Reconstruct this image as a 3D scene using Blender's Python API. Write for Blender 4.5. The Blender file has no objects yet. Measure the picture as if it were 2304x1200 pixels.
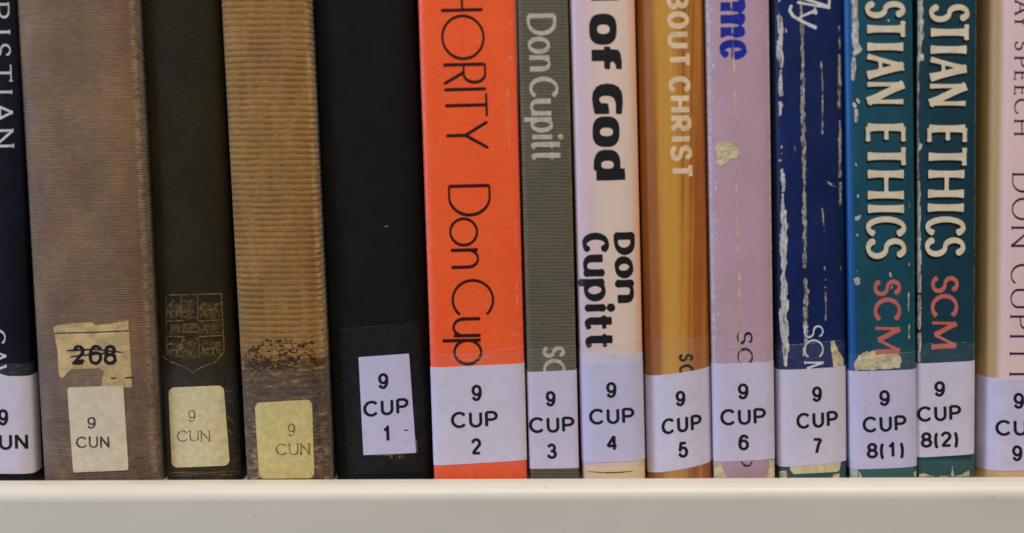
import bpy, math, numpy as np
from math import radians, sin, cos, pi
sc = bpy.context.scene
COL = sc.collection

# ------------------------------------------------------------------ camera
F = 2700.0                       # focal length in photo pixels (photo 2304 x 1200)
CAM = np.array([0.0, -0.385, 0.1087])
PITCH, ROLL = radians(5.7), radians(0.2)
cam_d = bpy.data.cameras.new('camera')
cam = bpy.data.objects.new('camera', cam_d); COL.objects.link(cam)
cam_d.sensor_width = 36.0
cam_d.lens = 36.0 * F / 2304.0
cam_d.clip_start = 0.01; cam_d.clip_end = 50
cam_d.dof.use_dof = True; cam_d.dof.focus_distance = 0.402; cam_d.dof.aperture_fstop = 4.0
from mathutils import Matrix
Rm = Matrix.Rotation(radians(90) - PITCH, 4, 'X') @ Matrix.Rotation(-ROLL, 4, 'Z')
cam.matrix_world = Matrix.Translation(CAM.tolist()) @ Rm
sc.camera = cam
R3 = np.array(Rm.to_3x3())
RIGHT, UP, FWD = R3[:, 0], R3[:, 1], -R3[:, 2]
def ray(px, py):
    px = np.asarray(px, float)[..., None]; py = np.asarray(py, float)[..., None]
    return FWD * F + RIGHT * (px - 1152) - UP * (py - 600)

# ------------------------------------------------------------------ world and lamps
w = bpy.data.worlds.new('World'); sc.world = w; w.use_nodes = True
w.node_tree.nodes['Background'].inputs[0].default_value = (0.80, 0.78, 0.80, 1)
w.node_tree.nodes['Background'].inputs[1].default_value = 0.16
sc.view_settings.view_transform = 'Standard'; sc.view_settings.look = 'None'
sc.view_settings.exposure = 0.0; sc.view_settings.gamma = 1.0
def area(name, loc, target, size, power, col):
    l = bpy.data.lights.new(name, 'AREA'); l.shape = 'RECTANGLE'; l.size, l.size_y = size
    l.energy = power; l.color = col
    o = bpy.data.objects.new(name, l); COL.objects.link(o)
    d = Matrix.Translation(loc).to_translation()
    from mathutils import Vector
    v = Vector(target) - Vector(loc)
    o.rotation_euler = v.to_track_quat('-Z', 'Y').to_euler(); o.location = loc
    return o
area('ceiling_lamp', (0.30, -0.98, 1.85), (0.02, 0, 0.05), (1.5, 0.45), 45.0, (1.0, 0.91, 0.78))
area('window_light', (-1.45, -0.55, 0.40), (0, 0, 0.08), (0.45, 1.1), 17.0, (0.50, 0.66, 1.0))

# ------------------------------------------------------------------ materials
def new_mat(name):
    m = bpy.data.materials.new(name); m.use_nodes = True
    nt = m.node_tree; b = nt.nodes['Principled BSDF']
    return m, nt, b
def S(v):   # sRGB 0-255 -> linear
    out = []
    for c in v:
        c /= 255.0
        out.append(c / 12.92 if c <= 0.04045 else ((c + 0.055) / 1.055) ** 2.4)
    return tuple(out) + (1.0,)
class NB:
    def __init__(s, nt): s.nt = nt; s.L = nt.links.new; s.co = None
    def n(s, t, **kw):
        x = s.nt.nodes.new(t)
        for k, v in kw.items(): setattr(x, k, v)
        return x
    def coord(s):
        if s.co is None: s.co = s.n('ShaderNodeTexCoord').outputs['Object']
        return s.co
    def noise(s, scale, detail=3, rough=0.5, off=(0, 0, 0), dist=0):
        mp = s.n('ShaderNodeMapping'); s.L(s.coord(), mp.inputs[0])
        mp.inputs['Scale'].default_value = scale; mp.inputs['Location'].default_value = off
        t = s.n('ShaderNodeTexNoise'); s.L(mp.outputs[0], t.inputs['Vector'])
        t.inputs['Scale'].default_value = 1; t.inputs['Detail'].default_value = detail
        t.inputs['Roughness'].default_value = rough; t.inputs['Distortion'].default_value = dist
        return t.outputs['Fac']
    def ramp(s, f, a, b, lo=0.0, hi=1.0):
        r = s.n('ShaderNodeMapRange'); r.clamp = True
        s.L(f, r.inputs[0]) if not isinstance(f, float) else None
        r.inputs[1].default_value = a; r.inputs[2].default_value = b
        r.inputs[3].default_value = lo; r.inputs[4].default_value = hi
        r.interpolation_type = 'SMOOTHSTEP'
        return r.outputs[0]
    def mix(s, f, a, b):
        m = s.n('ShaderNodeMix'); m.data_type = 'RGBA'
        if isinstance(f, (int, float)): m.inputs[0].default_value = f
        else: s.L(f, m.inputs[0])
        for i, c in ((6, a), (7, b)):
            if isinstance(c, tuple): m.inputs[i].default_value = c
            else: s.L(c, m.inputs[i])
        return m.outputs[2]
    def math(s, op, a, b=0.0):
        m = s.n('ShaderNodeMath', operation=op)
        for i, c in ((0, a), (1, b)):
            if isinstance(c, (int, float)): m.inputs[i].default_value = c
            else: s.L(c, m.inputs[i])
        return m.outputs[0]
    def sep(s):
        x = s.n('ShaderNodeSeparateXYZ'); s.L(s.coord(), x.inputs[0]); return x.outputs

def board_mat(name, col, col2, rough=0.6, spec=0.4, grain=(400, 400, 400), grain_amt=0.35,
              weave=None, weave_amt=0.0, weave_col=None, bump=0.0, lean=0.0, half=0.01,
              edge=None, stain=None, streak=None, band=None, coat=0.0, scuff=None, sheen=0.0, wr=(0.15, 0.75)):
    """cloth or printed board. all features use the book's own x (across) and z (up)."""
    m, nt, b = new_mat(name); q = NB(nt)
    big = q.ramp(q.noise((60, 60, 35), 3), 0.3, 0.7)
    c = q.mix(big, S(col), S(col2))
    fine = q.ramp(q.noise(grain, 2, 0.6), 0.25, 0.75)
    c = q.mix(q.math('MULTIPLY', fine, grain_amt), c, q.mix(0.5, c, S([max(0, v * 0.45) for v in col])))
    x, y, z = q.sep()
    xs = q.math('SUBTRACT', x, q.math('MULTIPLY', z, lean))
    height = None
    if streak:          # printed vertical streaks
        sc_, ccol, amt = streak
        f = q.ramp(q.noise((sc_, 30, 6), 3, 0.55, (3, 0, 0)), 0.42, 0.62)
        c = q.mix(q.math('MULTIPLY', f, amt), c, S(ccol))
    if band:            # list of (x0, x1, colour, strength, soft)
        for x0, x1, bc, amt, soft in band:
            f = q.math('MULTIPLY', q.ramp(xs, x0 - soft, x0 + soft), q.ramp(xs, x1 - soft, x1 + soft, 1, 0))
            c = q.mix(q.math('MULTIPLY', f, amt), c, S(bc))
    ax = q.math('ABSOLUTE', xs)
    if edge:            # rubbed edges: colour, strength, width, side
        ec, amt, wd, side = edge
        src = ax if side == 0 else (xs if side > 0 else q.math('MULTIPLY', xs, -1.0))
        f = q.ramp(src, half - wd, half - wd * 0.25)
        f = q.math('MULTIPLY', f, q.ramp(q.noise((500, 200, 900), 3, 0.7), 0.35, 0.6))
        c = q.mix(q.math('MULTIPLY', f, amt), c, S(ec))
    if stain:           # list of (z_top, soft, colour, strength, noise scale vec, lo, hi)
        for zt, soft, scol, amt, ns, lo, hi in stain:
            f = q.math('MULTIPLY', q.ramp(z, zt - soft, zt + soft, 1, 0), q.ramp(q.noise(ns, 4, 0.65, (1, 7, 3), 1.2), lo, hi))
            c = q.mix(q.math('MULTIPLY', f, amt), c, S(scol))
    if weave:           # (threads per metre along z, jitter)
        per, dist = weave
        nz = q.noise((90, 90, 250), 3, 0.6)
        nn = q.noise((900, 300, 600), 2, 0.5, (5, 1, 2))
        ph = q.math('ADD', q.math('MULTIPLY', z, per * 2 * pi), q.math('MULTIPLY', nz, dist))
        wv = q.math('ADD', q.math('MULTIPLY', q.math('SINE', ph), 0.5), 0.5)
        wv = q.math('ADD', q.math('MULTIPLY', wv, 0.75), q.math('MULTIPLY', nn, 0.35))
        height = wv
        wv = q.math('ADD', wv, q.math('MULTIPLY', q.math('SUBTRACT', q.noise((260, 200, 60), 2, 0.5, (7, 7, 7)), 0.5), 1.1))
        c = q.mix(q.math('MULTIPLY', q.ramp(wv, wr[0], wr[1], 1, 0), weave_amt), c, S(weave_col or [v * 0.5 for v in col]))
    else:
        height = fine
    if scuff:           # sparse pale nicks
        ns, th, scol = scuff
        f = q.ramp(q.noise(ns, 3, 0.7, (9, 2, 4)), th, th + 0.04)
        c = q.mix(f, c, S(scol))
    nt.links.new(c, b.inputs['Base Color'])
    rr = q.ramp(q.noise((140, 140, 140), 3), 0.2, 0.8, rough * 0.85, min(1, rough * 1.2))
    nt.links.new(rr, b.inputs['Roughness'])
    b.inputs['Specular IOR Level'].default_value = spec
    b.inputs['Coat Weight'].default_value = coat; b.inputs['Coat Roughness'].default_value = 0.22
    b.inputs['Sheen Weight'].default_value = sheen; b.inputs['Sheen Roughness'].default_value = 0.4
    if bump:
        bp = nt.nodes.new('ShaderNodeBump'); bp.inputs['Strength'].default_value = bump
        bp.inputs['Distance'].default_value = 0.0002
        nt.links.new(height, bp.inputs['Height']); nt.links.new(bp.outputs[0], b.inputs['Normal'])
    return m

def plain_mat(name, col, rough=0.6, spec=0.3, var=0.12, scale=250, metallic=0.0, bump=0.0, col2=None, wear=None, emit=None):
    """flat print, paper, paint: small mottling; wear = (noise scale vec, threshold) makes the ink patchy"""
    m, nt, b = new_mat(name); q = NB(nt)
    dk = col2 or [v * (1 - var * 2) for v in col]
    f = q.ramp(q.noise((scale,) * 3, 4, 0.65), 0.3, 0.7)
    c = q.mix(f, S(col), S(dk))
    nt.links.new(c, b.inputs['Base Color'])
    b.inputs['Roughness'].default_value = rough; b.inputs['Specular IOR Level'].default_value = spec
    b.inputs['Metallic'].default_value = metallic
    if wear:
        ns, lo, hi, mn = wear
        nt.links.new(q.ramp(q.noise(ns, 4, 0.7, (2, 5, 1)), lo, hi, mn, 1.0), b.inputs['Alpha'])
    if bump:
        bp = nt.nodes.new('ShaderNodeBump'); bp.inputs['Strength'].default_value = bump
        bp.inputs['Distance'].default_value = 0.0003
        nt.links.new(f, bp.inputs['Height']); nt.links.new(bp.outputs[0], b.inputs['Normal'])
    return m

M = {}
LABELS = [plain_mat('label_paper', c, 0.55, 0.3, 0.02, 260) for c in ((203, 194, 217), (208, 199, 217), (198, 191, 219), (206, 197, 213))]
for m_ in LABELS:       # clear film over the paper: soft uneven gloss
    q_ = NB(m_.node_tree); b_ = m_.node_tree.nodes['Principled BSDF']
    b_.inputs['Coat Weight'].default_value = 0.3
    m_.node_tree.links.new(q_.ramp(q_.noise((160, 160, 90), 3, 0.6), 0.3, 0.7, 0.22, 0.5), b_.inputs['Coat Roughness'])
    bp_ = m_.node_tree.nodes.new('ShaderNodeBump'); bp_.inputs['Strength'].default_value = 0.25; bp_.inputs['Distance'].default_value = 0.0004
    m_.node_tree.links.new(q_.noise((110, 110, 60), 2, 0.5, (3, 1, 2)), bp_.inputs['Height']); m_.node_tree.links.new(bp_.outputs[0], b_.inputs['Coat Normal'])
M['label'] = LABELS[0]
M['label_old'] = plain_mat('old_label_paper', (216, 202, 156), 0.6, 0.3, 0.05, 500)
M['label_old2'] = plain_mat('older_label_paper', (212, 194, 128), 0.6, 0.3, 0.05, 500)
M['label_white'] = plain_mat('faded_label_paper', (216, 202, 172), 0.6, 0.3, 0.04, 400)
M['label_tan'] = plain_mat('torn_label_paper', (208, 180, 128), 0.7, 0.2, 0.10, 260, bump=0.3)
M['ink'] = plain_mat('printer_ink', (26, 24, 34), 0.5, 0.3, 0.05)
M['type_ink'] = plain_mat('typewriter_ink', (58, 56, 58), 0.6, 0.2, 0.1, wear=((1500, 1500, 1500), 0.3, 0.6, 0.5))
M['type_faint'] = plain_mat('faint_typewriter_ink', (92, 84, 66), 0.6, 0.2, 0.1, wear=((1500, 1500, 1500), 0.35, 0.65, 0.25))
M['black_print'] = plain_mat('black_print', (24, 22, 26), 0.45, 0.4, 0.05)
M['brown_print'] = plain_mat('dark_brown_print', (48, 14, 8), 0.5, 0.3, 0.05)
M['grey_print'] = plain_mat('pale_grey_print', (196, 187, 166), 0.6, 0.3, 0.08, 900, wear=((900, 900, 1800), 0.15, 0.45, 0.72))
M['gold_print'] = plain_mat('cream_print', (238, 208, 168), 0.4, 0.4, 0.06, 400, wear=((900, 900, 900), 0.2, 0.5, 0.75))
M['blue_print'] = plain_mat('bright_blue_print', (28, 42, 158), 0.5, 0.3, 0.08, 500)
M['white_print'] = plain_mat('white_print', (220, 214, 218), 0.45, 0.3, 0.06, 300)
M['cream_print'] = plain_mat('ivory_print', (222, 207, 180), 0.5, 0.3, 0.04, 300)
M['shadow_print'] = plain_mat('black_letter_edging', (10, 14, 16), 0.5, 0.3, 0.05)
M['red_print'] = plain_mat('salmon_print', (204, 106, 94), 0.5, 0.3, 0.05, 300)
M['navy_print'] = plain_mat('navy_print', (48, 34, 68), 0.5, 0.3, 0.05, 300)
M['gilt'] = plain_mat('rubbed_gilt', (158, 126, 64), 0.42, 0.5, 0.2, 600, metallic=0.35, wear=((900, 900, 900), 0.3, 0.55, 0.3))
M['gilt_faint'] = plain_mat('dull_gilt', (140, 112, 52), 0.5, 0.4, 0.2, 600, metallic=0.2, wear=((900, 900, 1800), 0.34, 0.56, 0.15))
M['gilt_dull'] = plain_mat('worn_gilt_field', (104, 82, 40), 0.6, 0.3, 0.3, 900, wear=((1200, 900, 2600), 0.35, 0.6, 0.15))
M['torn'] = plain_mat('torn_paper', (212, 205, 194), 0.85, 0.1, 0.12, 600, bump=0.4, wear=((1500, 1500, 240), 0.34, 0.52, 0.25))
M['torn_cream'] = plain_mat('torn_cream_paper', (222, 205, 165), 0.85, 0.1, 0.12, 450, bump=0.5)
M['torn_thin'] = plain_mat('rubbed_paper', (196, 188, 170), 0.85, 0.1, 0.2, 600, bump=0.3, wear=((1600, 1600, 330), 0.36, 0.56, 0.1))
M['crease'] = plain_mat('crease_wear', (224, 196, 172), 0.8, 0.1, 0.08, 500, wear=((900, 900, 260), 0.36, 0.6, 0.15))
M['pages'] = plain_mat('page_edges', (205, 190, 155), 0.9, 0.1, 0.12, 900)

def tape_mat(name, fac, rough, col=(200, 198, 205)):
    m, nt, b = new_mat(name); q = NB(nt)
    out = nt.nodes['Material Output']
    b.inputs['Base Color'].default_value = S(col); b.inputs['Roughness'].default_value = rough
    b.inputs['Specular IOR Level'].default_value = 0.5
    tr = nt.nodes.new('ShaderNodeBsdfTransparent'); mx = nt.nodes.new('ShaderNodeMixShader')
    f = q.ramp(q.noise((300, 300, 700), 4, 0.7, (4, 4, 4), 1.0), 0.3, 0.75, fac * 0.35, fac * 1.7)
    nt.links.new(f, mx.inputs[0]); nt.links.new(tr.outputs[0], mx.inputs[1]); nt.links.new(b.outputs[0], mx.inputs[2])
    nt.links.new(mx.outputs[0], out.inputs[0])
    return m
M['tape'] = tape_mat('clear_tape', 0.05, 0.35)
M['tape_dark_edge'] = tape_mat('dull_tape_edge', 0.10, 0.5)
M['tape_dark'] = tape_mat('dull_clear_tape', 0.012, 0.5)
M['tape_milky'] = tape_mat('dusty_clear_tape', 0.09, 0.4)
M['tape_edge'] = tape_mat('tape_edge', 0.33, 0.4)

# ------------------------------------------------------------------ mesh helpers
def link(name, verts, faces, mat, parent=None, smooth=True, **props):
    me = bpy.data.meshes.new(name)
    me.from_pydata([tuple(v) for v in verts], [], faces)
    me.materials.append(mat)
    if smooth: me.polygons.foreach_set('use_smooth', [True] * len(me.polygons))
    me.update()
    o = bpy.data.objects.new(name, me); COL.objects.link(o)
    if parent is not None: o.parent = parent
    for k, v in props.items(): o[k] = v
    return o
_rng = np.random.RandomState(7)
_lat = _rng.rand(64, 64)
def vn(x, y):
    xi = np.floor(x).astype(int); yi = np.floor(y).astype(int)
    fx = x - xi; fy = y - yi; fx = fx * fx * (3 - 2 * fx); fy = fy * fy * (3 - 2 * fy)
    g = lambda a, b: _lat[a % 64, b % 64]
    return ((g(xi, yi) * (1 - fx) + g(xi + 1, yi) * fx) * (1 - fy) + (g(xi, yi + 1) * (1 - fx) + g(xi + 1, yi + 1) * fx) * fy) * 2 - 1
def fbm(x, y, s, seed=0):
    return vn(x / s + seed * 7.3, y / s + seed * 3.1) * 0.6 + vn(x / s * 2.3 + seed, y / s * 2.3 + 5) * 0.3 + vn(x / s * 5.1, y / s * 5.1 + seed) * 0.2

# signed distances ---------------------------------------------------
def sd_seg(X, Y, p, q, r0, r1, b0, b1):
    dx, dy = q[0] - p[0], q[1] - p[1]; L = math.hypot(dx, dy) or 1e-6
    ux, uy = dx / L, dy / L
    a = (X - p[0]) * ux + (Y - p[1]) * uy
    n = np.abs((Y - p[1]) * ux - (X - p[0]) * uy)
    t = np.clip(a / L, 0, 1); r = r0 + (r1 - r0) * t
    ov = np.maximum(np.maximum(-a, a - L), 0)
    d = np.hypot(ov, n) - r
    if b0: d = np.where(a < 0, np.maximum(n - r0, -a), d)
    if b1: d = np.where(a > L, np.maximum(n - r1, a - L), d)
    return d
def sd_poly(X, Y, pts):
    d = np.full(X.shape, 1e9); inside = np.zeros(X.shape, bool); n = len(pts)
    for i in range(n):
        x0, y0 = pts[i]; x1, y1 = pts[(i + 1) % n]
        dx, dy = x1 - x0, y1 - y0; L2 = dx * dx + dy * dy or 1e-9
        t = np.clip(((X - x0) * dx + (Y - y0) * dy) / L2, 0, 1)
        d = np.minimum(d, np.hypot(X - x0 - t * dx, Y - y0 - t * dy))
        if y0 != y1:
            c = ((y0 > Y) != (y1 > Y)) & (X < (x1 - x0) * (Y - y0) / (y1 - y0) + x0)
            inside ^= c
    return np.where(inside, -d, d)
def sd_ell(X, Y, cx, cy, rx, ry, p=2.0):
    k = (np.abs((X - cx) / rx) ** p + np.abs((Y - cy) / ry) ** p) ** (1 / p)
    return (k - 1) * min(rx, ry)

_CASES = {}
def _build_cases():
    # corners: 0 bl,1 br,2 tr,3 tl ; edges e0 (0-1) e1 (1-2) e2 (2-3) e3 (3-0)
    for m in range(1, 15):
        ins = [bool(m >> i & 1) for i in range(4)]
        if m in (5, 10):   # two separate corners
            polys = []
            for i in range(4):
                if ins[i]: polys.append([('c', i), ('e', i), ('e', (i + 3) % 4)])
            _CASES[m] = polys; continue
        poly = []
        for i in range(4):
            if ins[i]: poly.append(('c', i))
            if ins[i] != ins[(i + 1) % 4]: poly.append(('e', i))
        _CASES[m] = [poly]
_build_cases()
def march(D, xs, ys):
    """region D<0 on grid -> verts (x,y), faces, boundary edges"""
    ny, nx = D.shape
    ins = D < 0
    vid = -np.ones((ny, nx), int); V = []
    iy, ix = np.nonzero(ins)
    vid[iy, ix] = np.arange(len(iy)); V = [(xs[b], ys[a]) for a, b in zip(iy, ix)]
    code = (ins[:-1, :-1] * 1 + ins[:-1, 1:] * 2 + ins[1:, 1:] * 4 + ins[1:, :-1] * 8)
    faces = []
    fy, fx = np.nonzero(code == 15)
    for a, b in zip(fy, fx):
        faces.append((vid[a, b], vid[a, b + 1], vid[a + 1, b + 1], vid[a + 1, b]))
    E = {}; bnd = []
    CO = ((0, 0), (0, 1), (1, 1), (1, 0))
    def ev(a, b, e):
        p = (a + CO[e][0], b + CO[e][1]); q = (a + CO[(e + 1) % 4][0], b + CO[(e + 1) % 4][1])
        k = (p, q) if p < q else (q, p)
        if k not in E:
            d0, d1 = D[k[0]], D[k[1]]; t = min(max(d0 / (d0 - d1), 0.04), 0.96)
            x = xs[k[0][1]] + t * (xs[k[1][1]] - xs[k[0][1]]); y = ys[k[0][0]] + t * (ys[k[1][0]] - ys[k[0][0]])
            E[k] = len(V); V.append((x, y))
        return E[k]
    by, bx = np.nonzero((code > 0) & (code < 15))
    for a, b in zip(by, bx):
        for poly in _CASES[int(code[a, b])]:
            ids = [vid[a + CO[i][0], b + CO[i][1]] if t == 'c' else ev(a, b, i) for t, i in poly]
            faces.append(tuple(ids))
            for k in range(len(poly)):
                if poly[k][0] == 'e' and poly[(k + 1) % len(poly)][0] == 'e': bnd.append((ids[k], ids[(k + 1) % len(poly)]))
    return V, faces, bnd

# ------------------------------------------------------------------ glyph skeletons (x 0..1, y 0..1 = cap height)
def arc(cx, cy, rx, ry, a0, a1, n=None):
    n = n or max(5, int(abs(a1 - a0) / 9))
    return [(cx + rx * cos(radians(a0 + (a1 - a0) * i / n)), cy + ry * sin(radians(a0 + (a1 - a0) * i / n))) for i in range(n + 1)]
XH = 0.66
def G():
    g = {}
    g['A'] = [[(0, 0), (.5, 1)], [(.5, 1), (1, 0)], [(.2, .36), (.8, .36)]]
    g['B'] = [[(0, 0), (0, 1)], [(0, 1), (.5, 1)] + arc(.5, .76, .42, .24, 90, -90) + [(0, .52)], [(.5, .52)] + arc(.5, .26, .5, .26, 90, -90) + [(0, 0)]]
    g['C'] = [arc(.56, .5, .56, .5, 42, 318)]
    g['D'] = [[(0, 0), (0, 1)], [(0, 1), (.38, 1)] + arc(.38, .5, .62, .5, 90, -90) + [(0, 0)]]
    g['E'] = [[(0, 0), (0, 1)], [(0, 1), (1, 1)], [(0, .52), (.85, .52)], [(0, 0), (1, 0)]]
    g['H'] = [[(0, 0), (0, 1)], [(1, 0), (1, 1)], [(0, .51), (1, .51)]]
    g['I'] = [[(.5, 0), (.5, 1)]]
    g['M'] = [[(0.06, 0), (.1, 1)], [(.1, 1), (.5, .12)], [(.5, .12), (.9, 1)], [(.9, 1), (.94, 0)]]
    g['N'] = [[(0, 0), (0, 1)], [(0, 1), (1, 0)], [(1, 0), (1, 1)]]
    g['O'] = [arc(.5, .5, .5, .5, 0, 360, 40)]
    g['P'] = [[(0, 0), (0, 1)], [(0, 1), (.5, 1)] + arc(.5, .73, .5, .27, 90, -90) + [(0, .46)]]
    g['R'] = [[(0, 0), (0, 1)], [(0, 1), (.5, 1)] + arc(.5, .74, .45, .26, 90, -90) + [(0, .48)], [(.42, .48), (1, 0)]]
    g['S'] = [arc(.5, .75, .44, .25, 25, 270) + arc(.5, .25, .48, .25, 90, -155)[1:]]
    g['T'] = [[(.5, 0), (.5, 1)], [(0, 1), (1, 1)]]
    g['U'] = [[(0, 1), (0, .34)] + arc(.5, .34, .5, .34, 180, 360) + [(1, 1)]]
    g['V'] = [[(0, 1), (.5, 0)], [(.5, 0), (1, 1)]]
    g['Y'] = [[(.5, 0), (.5, .46)], [(0, 1), (.5, .46)], [(.5, .46), (1, 1)]]
    g['1'] = [[(.2, .76), (.42, .84), (.62, 1), (.62, 0)]]
    g['2'] = [arc(.5, .71, .46, .29, 165, -25) + [(.45, .3), (.06, .0)], [(.03, 0), (1, 0)]]
    g['3'] = [arc(.45, .755, .42, .245, 155, -90), [(.33, .51)] + arc(.47, .255, .5, .255, 90, -160)]
    g['4'] = [[(.74, 0), (.74, 1)], [(.74, 1), (0, .27)], [(0, .27), (1, .27)]]
    g['5'] = [[(.9, 1), (.2, 1), (.08, .48)] + arc(.48, .33, .5, .33, 128, -158)]
    g['6'] = [arc(.5, .32, .48, .32, 0, 360, 30), arc(.56, .48, .54, .52, 40, 190)]
    g['7'] = [[(0, 1), (1, 1)], [(1, 1), (.62, .55), (.36, 0)]]
    g['8'] = [arc(.5, .76, .42, .24, 0, 360, 26), arc(.5, .26, .5, .26, 0, 360, 26)]
    g['9'] = [[(1 - x, 1 - y) for x, y in s] for s in g['6']]
    g['('] = [[(.5 + 1.1 * (x - .5), y) for x, y in arc(1.6, .42, 1.6, .62, 118, 242)]]
    g[')'] = [[(1 - x, y) for x, y in g['('][0]]]
    g['o'] = [arc(.5, XH / 2, .5, XH / 2, 0, 360, 40)]
    g['n'] = [[(0, 0), (0, XH)], [(0, XH - .2)] + arc(.5, XH - .24, .5, .24, 165, 0) + [(1, 0)]]
    g['u'] = [[(1, XH), (1, 0)], [(0, XH), (0, .24)] + arc(.5, .24, .5, .24, 180, 345) + [(1, .2)]]
    g['p'] = [[(0, XH), (0, -.28)], arc(.5, XH / 2, .5, XH / 2, 0, 360, 36)]
    g['i'] = [[(.5, 0), (.5, XH)]]
    g['t'] = [[(.38, .92), (.38, .16)] + arc(.62, .16, .24, .16, 180, 290) + [(.98, .08)], [(0, XH - .02), (.95, XH - .02)]]
    g['e'] = [[(.06, XH * .5), (.95, XH * .5)], arc(.5, XH / 2, .48, XH / 2, 0, 325, 34)]
    return g
GL = G()
def glyph_sdf(ch, A, Hh, a0, a1, cap, st):
    if ch in st.get('alt_chars', ''): st = dict(st, **st['alt'])
    thick, thin = st['w']; flare = st.get('flare', 0); serif = st.get('serif', 0); nib = radians(st.get('nib', 8))
    xh = st.get('xh', XH) / XH
    ra = (thick if ch not in '' else thin) / 2; rh = thin / 2
    wd = max(a1 - a0 - 2 * ra, 0.01)
    def T(p):
        y = p[1]
        if ch.islower(): y = y * xh if y > 0 else y
        return (a0 + ra + p[0] * wd, rh + y * (cap - 2 * rh))
    def wdt(p, q):
        th = math.atan2(q[1] - p[1], q[0] - p[0])
        return (thin + (thick - thin) * abs(sin(th - nib)) ** 1.3) / 2
    D = np.full(A.shape, 1e9)
    WF = {'N': (.6, 1.1, .6), 'A': (.68, 1.05, .9), 'M': (.62, 1.1, .68, 1.1), 'V': (1.05, .65)}.get(ch, ()) if st.get('roman') else ()
    for si, s in enumerate(GL[ch]):
        P = [T(p) for p in s]
        P = [P[0]] + [b_ for a_, b_ in zip(P[:-1], P[1:]) if math.dist(a_, b_) > 1e-4]
        closed = math.dist(P[0], P[-1]) < 1e-6
        if len(P) == 2 and flare:
            n = 10
            P = [(P[0][0] + (P[1][0] - P[0][0]) * i / n, P[0][1] + (P[1][1] - P[0][1]) * i / n) for i in range(n + 1)]
        wf = WF[si] if si < len(WF) else 1.0
        ws = [wdt(P[i], P[i + 1]) * wf for i in range(len(P) - 1)]
        wv = [ws[0]] + [(ws[i] + ws[i + 1]) / 2 for i in range(len(ws) - 1)] + [ws[-1]]
        if closed: wv[0] = wv[-1] = (ws[0] + ws[-1]) / 2
        if flare and not closed:
            L = len(wv) - 1
            wv = [v * (1 + flare * (abs(2 * i / L - 1) ** 3) - flare * 0.25) for i, v in enumerate(wv)]
        for i in range(len(P) - 1):
            D = np.minimum(D, sd_seg(A, Hh, P[i], P[i + 1], wv[i], wv[i + 1], i == 0 and not closed, i == len(P) - 2 and not closed))
        if serif and not closed:
            for e, o_ in ((P[0], P[1]), (P[-1], P[-2])):
                yy = (e[1] - rh) / (cap - 2 * rh)
                if (abs(yy) < .02 or abs(yy - 1) < .02 or (ch.islower() and abs(yy - .66 * xh) < .02)) and abs(e[1] - o_[1]) > abs(e[0] - o_[0]) * 0.8:
                    D = np.minimum(D, sd_seg(A, Hh, (e[0] - serif, e[1]), (e[0] + serif, e[1]), thin / 2, thin / 2, 1, 1))
                elif ch in 'CS' : 
                    D = np.minimum(D, sd_seg(A, Hh, (e[0], e[1] - serif * .8), (e[0], e[1] + serif * .8), thin / 2, thin / 2, 1, 1))
                elif ch in 'ET' and abs(e[1] - o_[1]) < 1e-3 and abs(e[0] - a0 - ra) > 2:
                    D = np.minimum(D, sd_seg(A, Hh, (e[0], e[1] - serif * .9), (e[0], e[1] + serif * .9), thin / 2, thin / 2, 1, 1))
        if ch == 'i' :
            r = thick * 0.58
            D = np.minimum(D, np.hypot(A - (a0 + a1) / 2, Hh - cap * st.get('dot', .92)) - r)
    return D

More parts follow.
